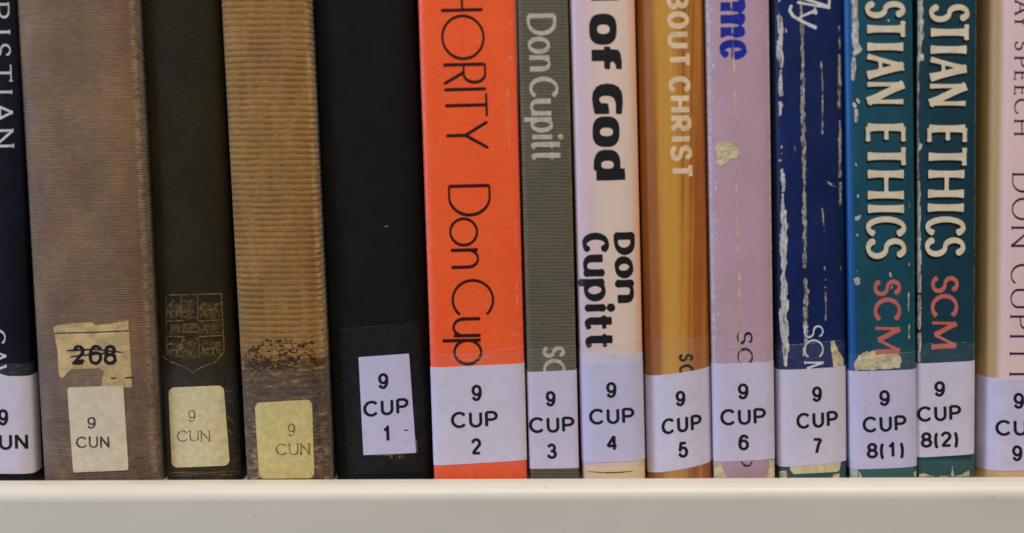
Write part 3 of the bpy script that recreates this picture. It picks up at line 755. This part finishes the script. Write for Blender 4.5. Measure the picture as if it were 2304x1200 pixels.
lab = B.strip('call_number_label', LABELS[0], (1195, 837), (1292, 833), (1200, 1055), (1297, 1053))
label_text(B, lab, [('9', 1228, 1251, 880, 35, -.02), ('CUP', 1191, 1293, 939, 36, -.02), ('3', 1231, 1254, 998, 35, -.02)])
t = B.strip('tape', M['tape'], (1192, 786), (1290, 783), (1195, 838), (1292, 834), off=0.00007)
B.stroke('tape_edge', M['tape_edge'], [[(1190, 788, .9), (1240, 784, 1.2), (1292, 779, .9)]], off=0.0001, step=0.9, parent=t)

# ============================================================ book 7: cream-pink "of God"
B = Book((1281, 1429), (1308, 1455), 0.0, 0.0032, 4.0, 0.216, 'pale pink-cream book with heavy black lettering and a CUP 4 label')
B.cover(board_mat('pink_cream_print', (226, 200, 186), (222, 198, 180), 0.38, 0.4, grain=(500, 500, 500), grain_amt=0.08, lean=B.k, half=B.a,
                  band=[(-B.a * 1.2, -B.a * .35, (208, 180, 196), 0.7, 0.004), (B.a * .82, B.a * 1.3, (236, 170, 130), 0.75, 0.0012)],  # right band: orange reflection from the next book, painted into the cover colour
                  stain=[(0.0042, 0.0006, (232, 208, 160), 0.8, (50, 50, 50), 0.0, 0.1)]), hard=False)
def of_god(X, Y_):
    d = sd_poly(X, Y_, [(1328, -24), (1394, -24), (1393, 1), (1330, 2)])
    o1 = np.maximum(sd_ell(X, Y_, 1356.5, 66, 31, 35, 2.7), -sd_ell(X, Y_, 1357.5, 66, 14, 10.5, 2.5))
    f = sd_poly(X, Y_, [(1331, 112), (1359, 112), (1359, 105), (1373, 105), (1373, 111), (1390, 112), (1396, 120), (1399, 136), (1399, 156), (1387, 156), (1385, 147), (1381, 140), (1376, 139), (1373, 143), (1373, 156), (1361, 156), (1359, 150), (1359, 138), (1331, 138)])
    go = sd_poly(X, Y_, [(1338, 257), (1334, 240), (1332, 222), (1334, 207), (1341, 196), (1352, 190), (1366, 188), (1381, 190), (1392, 196), (1399, 207), (1401, 222), (1401, 240), (1399, 257)])
    gi = sd_poly(X, Y_, [(1348, 224), (1350, 219), (1358, 216), (1370, 216), (1380, 220), (1385, 230), (1386, 262), (1371, 262), (1370, 240), (1367, 233), (1352, 232)])
    G_ = np.maximum(go, -gi)
    o2 = np.maximum(sd_ell(X, Y_, 1363.5, 296.5, 30.5, 34.5, 2.7), -sd_ell(X, Y_, 1364.5, 297, 14.5, 9.5, 2.5))
    db = sd_ell(X, Y_, 1366, 373, 30, 36, 2.7); db = np.maximum(db, Y_ - 384)
    db = np.maximum(db, -sd_ell(X, Y_, 1367, 371, 14, 9, 2.5))
    ds = sd_poly(X, Y_, [(1341, 380), (1406, 379), (1407, 405), (1342, 407)])
    for k in (o1, f, G_, o2, db, ds): d = np.minimum(d, k)
    return d
B.patch('title_lettering', M['black_print'], (1318, -26, 1416, 412), of_god, off=0.00004, step=1.5, noise=0.3)
HV = dict(w=(17.5, 8.5), nib=8, flare=0.12, xh=0.86, dot=1.02, rough=0.3)
vtext(B, 'author_lettering', 'black_print', 1363, 0.034, 46, [('D', 523, 575), ('o', 577, 627), ('n', 630, 682)], HV)
vtext(B, 'author_lettering', 'black_print', 1292, 0.034, 59, [('C', 524, 571), ('u', 574, 623), ('p', 628, 679), ('i', 684, 703), ('t', 704, 749), ('t', 746, 790)], dict(HV, xh=0.78, w=(16.5, 8.5), dot=1.0))
under = B.strip('under_label', LABELS[3], (1312, 795), (1438, 794), (1314, 822), (1440, 817), off=0.00008)
lab = B.strip('call_number_label', LABELS[2], (1312, 818), (1442, 813), (1315, 1039), (1447, 1034))
label_text(B, lab, [('9', 1364, 1388, 860, 36, -.03), ('CUP', 1326, 1428, 920, 36, -.03), ('4', 1364, 1391, 979, 36, -.03)])
t = B.strip('tape', M['tape'], (1305, 776), (1436, 771), (1306, 797), (1438, 795), off=0.00005)
B.stroke('tape_edge', M['tape_edge'], [[(1308, 776, 1), (1370, 775, 1.3), (1438, 771, 1)]], off=0.0001, step=0.9, parent=t)
B.stroke('spine_crack', M['type_ink'], [[(1322, 1061, 1), (1360, 1064, 2.4), (1398, 1063, 2.4), (1425, 1060, 1)]], noise=0.6, ns=5, step=0.9)

# ============================================================ book 8: gold-orange, glossy
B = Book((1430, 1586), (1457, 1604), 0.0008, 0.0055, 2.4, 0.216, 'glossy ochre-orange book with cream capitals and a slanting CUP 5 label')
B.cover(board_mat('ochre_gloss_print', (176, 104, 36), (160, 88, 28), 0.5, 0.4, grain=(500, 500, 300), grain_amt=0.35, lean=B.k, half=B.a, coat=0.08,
                  band=[(-B.a * .5, B.a * .1, (204, 152, 62), 0.75, 0.0016), (-B.a * 1.2, -B.a * .58, (150, 84, 26), 0.7, 0.0008)], streak=(420, (206, 150, 60), 0.55)), hard=False)  # yellow band paints the gloss highlight into the colour, over the printed streaks
BC = dict(w=(12.5, 8.8), nib=0, rough=0.3)
vtext(B, 'title_lettering', 'gold_print', 1500, 0.023, 49, [('B', -16, 22), ('O', 26, 66), ('U', 72, 110), ('T', 116, 154), ('C', 172, 210), ('H', 216, 254), ('R', 261, 298), ('I', 307, 320), ('S', 326, 364), ('T', 367, 404)], BC)
vtext(B, 'imprint_lettering', 'black_print', 1507, 0.025, 33, [('S', 796, 815), ('C', 820, 845)], dict(w=(6.5, 6), nib=0))
lab = B.strip('call_number_label', LABELS[1], (1465, 845), (1590, 827), (1470, 1063), (1592, 1041))
label_text(B, lab, [('9', 1520, 1543, 880, 35, -.06), ('CUP', 1489, 1579, 943, 36, -.13), ('5', 1526, 1549, 995, 36, -.08)])
t = B.strip('tape', M['tape'], (1465, 760), (1590, 758), (1465, 846), (1590, 828), off=0.00007)
B.strip('tape', M['tape'], (1470, 1063), (1592, 1041), (1470, 1072), (1592, 1070), off=0.00007)

# ============================================================ book 9: lilac
B = Book((1588, 1730), (1604, 1747), 0.0003, 0.0022, 5.0, 0.216, 'lilac paperback with blue lettering, a creased spine and a CUP 6 label')
B.cover(board_mat('lilac_print', (190, 156, 172), (180, 148, 160), 0.5, 0.35, grain=(500, 500, 500), grain_amt=0.15, lean=B.k, half=B.a, bump=0.05,
                  edge=((214, 200, 200), 0.7, 0.0012, 0), scuff=((500, 300, 500), 0.79, (222, 204, 204))), hard=False)
def me_(X, Y_):
    d = sd_poly(X, Y_, [(1621, -14), (1668, -12), (1675, 0), (1678, 14), (1674, 24), (1668, 28), (1676, 34), (1677, 46), (1672, 54), (1667, 57), (1675, 63), (1677, 74), (1672, 82), (1660, 85), (1621, 85)])
    for cy in (1, 29.5, 57.5): d = np.maximum(d, -sd_ell(X, Y_, 1632, cy, 30, 4.2, 2.2))
    for cy in (15, 43.5, 71):
        for sx in (-1, 1): d = np.maximum(d, -sd_ell(X, Y_, 1640, cy + sx * 14.0, 12, 4.5, 2))
    return d
B.patch('title_lettering', M['blue_print'], (1614, -16, 1684, 90), me_, off=0.00004, noise=0.5)
vtext(B, 'title_lettering', 'blue_print', 1618, 0.02, 62, [('e', 89, 136)], dict(w=(18, 7), nib=8, xh=0.93, rough=0.5))
cr = [(1645, -10, 3), (1647, 60, 3), (1650, 120, 4), (1651, 150, 9), (1651, 162, 5), (1652, 190, 5), (1654, 240, 4), (1655, 320, 4), (1657, 400, 4), (1659, 500, 4), (1661, 600, 4), (1666, 645, 7), (1664, 660, 4), (1664, 740, 5), (1666, 815, 5)]
B.stroke('spine_crease', M['crease'], [cr], off=0.00006, noise=2.2, ns=9, seed=2)
B.patch('torn_patch', M['torn_cream'], (1600, 308, 1680, 382), lambda X, Y_: np.minimum(sd_poly(X, Y_, [(1609, 336), (1614, 322), (1632, 318), (1648, 319), (1658, 334), (1668, 345), (1660, 354), (1642, 356), (1634, 368), (1620, 372), (1611, 366), (1614, 352)]), 1e9), off=0.00007, noise=3.0, ns=10, seed=4, skirt=True)
sp = []
for i in range(34):
    y = rng.rand() * 760; x = 1597 + y * .018 + rng.rand() * 7; r = 2 + rng.rand() * 5
    sp.append([(x, y, r), (x + rng.randn(), y + 2 + rng.rand() * 10, r * .6)])
for y in [290, 300, 330, 352, 372, 378, 492, 500, 520, 560, 640, 700, 720, 735]:
    sp.append([(1727 + y * .018, y, 3 + rng.rand() * 4), (1729 + y * .018, y + 3 + rng.rand() * 8, 2)])
sp += [[(1686, 356, 5), (1692, 354, 4)], [(1658, 271, 4), (1663, 275, 4)], [(1720, 10, 1.5), (1690, 14, 1.5)]]
B.stroke('chipped_edges', M['torn'], sp, off=0.00006, noise=1.6, ns=5, step=1.2)
vtext(B, 'imprint_lettering', 'black_print', 1643, 0.02, 35, [('S', 746, 776), ('C', 783, 820)], dict(w=(6.5, 3.2), nib=8, serif=3))
B.stroke('imprint_tail', M['type_ink'], [[(1668, 1040, 3), (1676, 1048, 5), (1686, 1048, 4), (1692, 1040, 3)]], noise=0.5)
lab = B.strip('call_number_label', LABELS[0], (1610, 819), (1732, 814), (1612, 1038), (1735, 1033))
label_text(B, lab, [('9', 1660, 1685, 863, 36, -.02), ('CUP', 1621, 1724, 921, 37, -.035), ('6', 1661, 1686, 978, 36, -.03)])
t = B.strip('tape', M['tape'], (1606, 780), (1730, 776), (1608, 820), (1732, 815), off=0.00008)
B.stroke('tape_edge', M['tape_edge'], [[(1606, 782, 1.2), (1670, 782, 1.6), (1735, 771, 1)], [(1606, 768, .8), (1735, 766, .8)]], off=0.0001, step=0.9, parent=t)
B.patch('torn_foot', M['torn_cream'], (1606, 1030, 1752, 1076), lambda X, Y_: np.minimum(sd_poly(X, Y_, [(1606, 1038), (1620, 1038), (1630, 1060), (1634, 1076), (1606, 1076)]), sd_poly(X, Y_, [(1732, 1036), (1745, 1036), (1745, 1076), (1722, 1076), (1730, 1062)])), noise=2, ns=9, off=0.00006)

# ============================================================ book 10: worn blue
B = Book((1735, 1897), (1749, 1907), 0.0006, 0.0032, 3.6, 0.216, 'dark blue book with long white scuffs down its spine and a CUP 7 label')
B.cover(board_mat('dark_blue_print', (16, 38, 94), (12, 28, 74), 0.45, 0.3, grain=(600, 600, 400), grain_amt=0.35, lean=B.k, half=B.a, coat=0.0,
                  stain=[(0.0048, 0.0006, (60, 92, 94), 0.9, (50, 50, 50), 0.0, 0.1)], scuff=((700, 300, 260), 0.80, (110, 110, 140)), edge=((10, 18, 44), 0.5, 0.002, -1)), hard=False)
W1 = [[(1754, -6, 8), (1752, 4, 9)], [(1752, 20, 5), (1753, 36, 8)], [(1755, 41, 15), (1756, 80, 15), (1755, 98, 18), (1754, 122, 22), (1758, 135, 17), (1757, 150, 8)], [(1756, 160, 12), (1757, 185, 14), (1758, 213, 10)],
      [(1758, 232, 9), (1757, 257, 9)], [(1759, 330, 7), (1759, 347, 7)], [(1757, 361, 8), (1758, 363, 7)], [(1759, 383, 12), (1761, 400, 13), (1762, 420, 8), (1761, 430, 9)], [(1761, 436, 8), (1761, 474, 10)],
      [(1763, 478, 17), (1764, 510, 20), (1762, 560, 22), (1764, 595, 16), (1762, 615, 10), (1766, 640, 20), (1764, 670, 24), (1768, 680, 26), (1763, 700, 24), (1765, 740, 25), (1768, 770, 22), (1768, 800, 14), (1769, 822, 9)]]
W1 = [[(x, y, w_ * 0.68) for x, y, w_ in l] for l in W1]
B.stroke('white_scuff', M['torn'], W1, off=0.00006, noise=4.5, ns=9, step=1.2, seed=3)
W2 = [[(1801, -8, 9), (1804, 60, 11), (1806, 150, 11), (1806, 240, 14), (1808, 330, 14), (1809, 400, 11), (1810, 470, 15), (1811, 540, 12), (1810, 600, 12)], [(1812, 630, 14), (1815, 660, 16), (1812, 700, 16), (1814, 760, 15), (1809, 800, 5)]]
W2 = [[(x, y, w_ * 0.6) for x, y, w_ in l] for l in W2]
B.stroke('rubbed_crease', M['torn_thin'], W2, off=0.00006, noise=3.6, ns=6, step=1.2, seed=5)
W3 = [[(1888, 60, 5), (1889, 110, 5)], [(1888, 126, 9), (1889, 200, 10), (1888, 240, 10)], [(1889, 272, 7), (1890, 310, 9), (1889, 396, 10)], [(1890, 412, 9), (1890, 460, 8)], [(1850, 470, 3), (1855, 520, 4)], [(1855, 600, 6), (1856, 606, 5)], [(1857, 628, 5), (1857, 631, 5)], [(1855, 646, 5), (1857, 647, 4)], [(1862, 410, 3), (1872, 416, 6), (1880, 420, 3)], [(1848, 140, 3), (1851, 200, 3), (1850, 300, 4)], [(1768, 65, 5), (1769, 72, 5)], [(1788, 330, 4), (1789, 340, 3)], [(1891, 600, 4), (1892, 610, 3)], [(1858, 660, 4), (1858, 720, 4)]]
W3 = [[(x, y, w_ * 0.6) for x, y, w_ in l] for l in W3]
B.stroke('edge_scuff', M['torn_thin'], W3, off=0.00006, noise=2.4, ns=6, step=1.2, seed=6)
lly = [[(1800, -6, 7), (1830, 4, 6), (1864, 15, 6), (1866, 4, 5), (1862, -12, 5)], [(1796, 6, 6), (1866, 18, 5)],
       [(1780, 14, 6), (1777, 24, 7), (1784, 36, 7), (1800, 46, 6), (1820, 56, 7), (1834, 62, 8)], [(1794, 44, 4), (1806, 36, 5), (1830, 26, 7), (1835, 29, 8), (1833, 18, 3)]]
B.stroke('script_lettering', M['white_print'], lly, off=0.00009, noise=0.5, ns=7, step=1.0)
vtext(B, 'imprint_lettering', 'white_print', 1801, 0.01, 44, [('S', 731, 762), ('C', 764, 806), ('M', 812, 846)], dict(w=(4.6, 2.8), nib=8, serif=3), off=0.0001)
lab = B.strip('call_number_label', LABELS[3], (1758, 832), (1890, 825), (1760, 1050), (1892, 1039))
label_text(B, lab, [('9', 1827, 1850, 870, 35, -.04), ('CUP', 1792, 1886, 930, 36, -.07), ('7', 1828, 1851, 986, 36, -.03)])
t = B.strip('tape', M['tape'], (1755, 775), (1888, 770), (1758, 833), (1890, 826), off=0.00008)
B.stroke('tape_edge', M['tape_edge'], [[(1778, 777, 1.4), (1820, 773, 1.4), (1892, 766, 1)]], off=0.0001, step=0.9, parent=t)
B.patch('torn_corner', M['torn_cream'], (1860, 760, 1905, 830), lambda X, Y_: sd_poly(X, Y_, [(1868, 768), (1876, 766), (1886, 790), (1897, 806), (1898, 828), (1874, 826), (1872, 800)]), noise=2, ns=9, off=0.00006)
B.patch('old_label_corner', M['label_old'], (1768, 1034, 1900, 1070), lambda X, Y_: sd_poly(X, Y_, [(1778, 1048), (1892, 1038), (1889, 1058), (1884, 1062), (1786, 1067), (1778, 1058)]), off=0.00006, skirt=True)
B.patch('torn_foot', M['torn_cream'], (1746, 1050, 1905, 1078), lambda X, Y_: np.minimum(sd_poly(X, Y_, [(1752, 1060), (1770, 1060), (1772, 1076), (1756, 1076)]), sd_poly(X, Y_, [(1876, 1068), (1888, 1066), (1888, 1076), (1872, 1076)])), noise=2, ns=8, off=0.00006)

# ============================================================ books 11, 12: teal ETHICS
FL = dict(w=(16, 9.5), nib=0, flare=0.30, rough=0.1, roman=True, alt_chars='CS', alt=dict(w=(13.5, 8.5), nib=14, flare=0.18))
FLR = dict(w=(10.5, 7), nib=8, flare=0.22, rough=0.1, roman=True)
def ethics(B, base, slope, words, scm, red_base, red_slope, tilt=0.0):
    for its, sty in ((words, FL),):
        vtext(B, 'lettering_edge', 'shadow_print', base, slope, 89, its, sty, tilt=tilt, shadow=(5.2, -2.6), off=0.00003)
        vtext(B, 'title_lettering', 'cream_print', base, slope, 89, its, sty, tilt=tilt, off=0.00006)
    vtext(B, 'imprint_lettering', 'red_print', red_base, red_slope, 61, scm, FLR, off=0.00006)
B = Book((1897, 2053), (1909, 2067), 0.0, 0.0030, 4.5, 0.216, 'teal book with ivory capitals, blue left edge and a CUP 8(1) label')
B.cover(board_mat('teal_print', (22, 80, 94), (18, 68, 86), 0.45, 0.35, grain=(600, 600, 600), grain_amt=0.25, lean=B.k, half=B.a, coat=0.1,
                  band=[(-B.a * 1.3, -B.a * .82, (6, 80, 142), 1.0, 0.0002)], stain=[(0.0048, 0.0008, (70, 110, 108), 0.8, (50, 50, 50), 0.0, 0.1)],
                  scuff=((800, 400, 300), 0.79, (140, 165, 165)), edge=((40, 100, 108), 0.3, 0.002, 1)), hard=False)
ethics(B, 1947, 0.004, [('S', 1, 42), ('T', 41, 90), ('I', 95, 116), ('A', 119, 178), ('N', 182, 237), ('E', 279, 325), ('T', 325, 379), ('H', 384, 447), ('I', 457, 483), ('C', 487, 534), ('S', 534, 584)],
       [('S', 628, 668), ('C', 670, 725), ('M', 730, 802)], 1962, 0.006)
sc1 = [[(1922, -8, 16), (1924, 60, 17), (1925, 100, 18), (1931, 112, 20), (1924, 120, 14)], [(1921, 132, 9), (1921, 160, 13), (1919, 180, 8)], [(1928, 225, 6), (1932, 230, 5)], [(1922, 235, 7), (1924, 240, 7)], [(1926, 250, 10), (1927, 272, 9)], [(1926, 370, 4), (1927, 374, 4)], [(1929, 492, 11), (1934, 487, 6)], [(1929, 528, 5), (1929, 530, 5)], [(1928, 630, 15), (1930, 636, 14)], [(1930, 440, 6), (1930, 444, 5)], [(1928, 610, 5), (1929, 612, 5)],
       [(2002, 614, 5), (2004, 622, 7)], [(2046, 455, 4), (2047, 465, 4)], [(2046, 594, 5), (2046, 597, 4)], [(2044, 660, 3), (2044, 700, 3)], [(1998, 46, 4), (2001, 47, 3)], [(2046, 730, 3), (2045, 760, 3)], [(2008, 645, 5), (2004, 650, 4)]]
sc1 = [[(x, y, w_ * 0.8) for x, y, w_ in l] for l in sc1]
B.stroke('white_scuff', M['torn'], sc1, off=0.00008, noise=2.4, ns=7, step=1.2, seed=8)
B.patch('torn_patch', M['torn_cream'], (1912, 776, 2036, 838), lambda X, Y_: sd_poly(X, Y_, [(1922, 820), (1932, 800), (1950, 792), (1968, 788), (1972, 798), (2000, 796), (2018, 793), (2028, 812), (2024, 829), (1990, 830), (1926, 834)]), off=0.00005, noise=4, ns=9, seed=9, skirt=True)
lab = B.strip('call_number_label', LABELS[2], (1918, 835), (2060, 829), (1922, 1055), (2062, 1047))
label_text(B, lab, [('9', 1978, 2003, 878, 36, -.02), ('CUP', 1941, 2040, 938, 36, -.045), ('8(1)', 1950, 2034, 997, 35, -.04)])
t = B.strip('tape', M['tape'], (1915, 797), (2058, 790), (1918, 836), (2060, 830), off=0.00009)
B.stroke('tape_edge', M['tape_edge'], [[(2000, 798, 1.0), (2030, 795, 1.4), (2064, 791, 1.2)]], off=0.0001, step=0.9, parent=t)
B.patch('torn_foot', M['torn'], (1908, 1048, 2072, 1078), lambda X, Y_: np.minimum(sd_poly(X, Y_, [(1912, 1054), (1926, 1054), (1936, 1064), (1940, 1076), (1912, 1076)]), sd_poly(X, Y_, [(2056, 1064), (2068, 1050), (2068, 1076), (2058, 1074)])), noise=1.5, ns=8, off=0.00006)

B = Book((2055, 2207), (2068, 2186), 0.0012, 0.0016, 6, 0.216, 'teal book with ivory capitals, white worn left edge and a CUP 8(2) label')
B.cover(board_mat('teal_print_deep', (16, 62, 76), (14, 50, 66), 0.5, 0.3, grain=(600, 600, 600), grain_amt=0.25, lean=B.k, half=B.a, coat=0.1,
                  stain=[(0.0058, 0.0008, (60, 96, 96), 0.8, (50, 50, 50), 0.0, 0.1)], scuff=((800, 400, 300), 0.80, (120, 150, 150)), edge=((120, 130, 100), 0.6, 0.001, 1)), hard=False)
ethics(B, 2092, -0.018, [('S', 8, 51), ('T', 49, 97), ('I', 102, 122), ('A', 126, 183), ('N', 186, 241), ('E', 282, 326), ('T', 326, 380), ('H', 384, 444), ('I', 456, 479), ('C', 487, 532), ('S', 532, 579)],
       [('S', 620, 661), ('C', 662, 717), ('M', 718, 790)], 2107, -0.018, tilt=0.0)
W4 = [[(2066, -8, 20), (2068, 40, 24), (2069, 80, 22), (2066, 105, 16), (2064, 125, 14)], [(2071, 130, 22), (2074, 134, 12)], [(2063, 125, 14), (2062, 180, 13), (2062, 240, 12), (2060, 290, 10), (2060, 302, 18), (2062, 325, 14), (2068, 328, 14), (2062, 345, 10), (2063, 400, 10)],
      [(2065, 410, 12), (2066, 500, 13), (2066, 590, 13), (2066, 655, 11)], [(2067, 668, 8), (2067, 740, 10)], [(2067, 750, 11), (2067, 812, 9)]]
B.stroke('white_scuff', M['torn'], [[(x + 1.5, y, w_ * 0.68) for x, y, w_ in l] for l in W4], off=0.00008, noise=3.2, ns=7, step=1.2, seed=11)
lab = B.strip('call_number_label', LABELS[1], (2076, 818), (2180, 813), (2076, 1029), (2176, 1023))
label_text(B, lab, [('9', 2102, 2127, 858, 35, -.03), ('CUP', 2064, 2163, 915, 35, -.045), ('8(2)', 2072, 2156, 973, 35, -.04)])
t = B.strip('tape', M['tape'], (2076, 775), (2182, 772), (2076, 819), (2180, 814), off=0.00009)
B.stroke('tape_edge', M['tape_edge'], [[(2076, 774, .8), (2186, 770, .8)]], off=0.0001, step=0.9, parent=t)
B.patch('torn_foot', M['torn_cream'], (2062, 1040, 2192, 1078), lambda X, Y_: np.minimum(np.minimum(sd_poly(X, Y_, [(2068, 1066), (2080, 1065), (2096, 1071), (2130, 1072), (2160, 1070), (2180, 1058), (2182, 1072), (2068, 1073)]), sd_poly(X, Y_, [(2139, 1072), (2143, 1050), (2147, 1072)])), 1e9), noise=1.4, ns=7, off=0.00006)

# ============================================================ book 13: pink, cropped at the right
B = Book((2210, 2420), (2197, 2400), 0.0005, 0.008, 5.0, 0.222, 'pale pink book at the right end with tan rounded edge and a CUP 9 label')
B.cover(board_mat('pale_pink_print', (226, 196, 194), (222, 192, 190), 0.5, 0.35, grain=(500, 500, 500), grain_amt=0.08, lean=B.k, half=B.a,
                  band=[(-B.a * 1.5, -B.a * .72, (186, 150, 100), 1.0, 0.0012)], stain=[(0.0036, 0.001, (222, 180, 110), 0.7, (50, 50, 50), 0.0, 0.1)]), hard=False)
TS = dict(w=(5.0, 2.2), serif=4.0, nib=8, rough=0.1)
vtext(B, 'title_lettering', 'navy_print', 2283, -0.004, 34, [('A', 0, 34), ('Y', 34, 64), ('S', 92, 114), ('P', 128, 152), ('E', 161, 181), ('E', 194, 214), ('C', 222, 258), ('H', 270, 304)], TS, tilt=0.01)
vtext(B, 'author_lettering', 'navy_print', 2283, -0.014, 50, [('D', 390, 434), ('O', 445, 496), ('N', 510, 556), ('C', 594, 640), ('U', 650, 694), ('P', 710, 742), ('I', 751, 763), ('T', 776, 816), ('T', 822, 862)], dict(TS, w=(5.2, 2.4)), tilt=0.0)
lab = B.strip('call_number_label', LABELS[0], (2240, 851), (2300, 853), (2240, 1059), (2300, 1059))
label_text(B, lab, [('9', 2280, 2305, 884, 36, 0), ('CUP', 2240, 2346, 945, 36, -.01), ('9', 2277, 2301, 1002, 36, 0)])
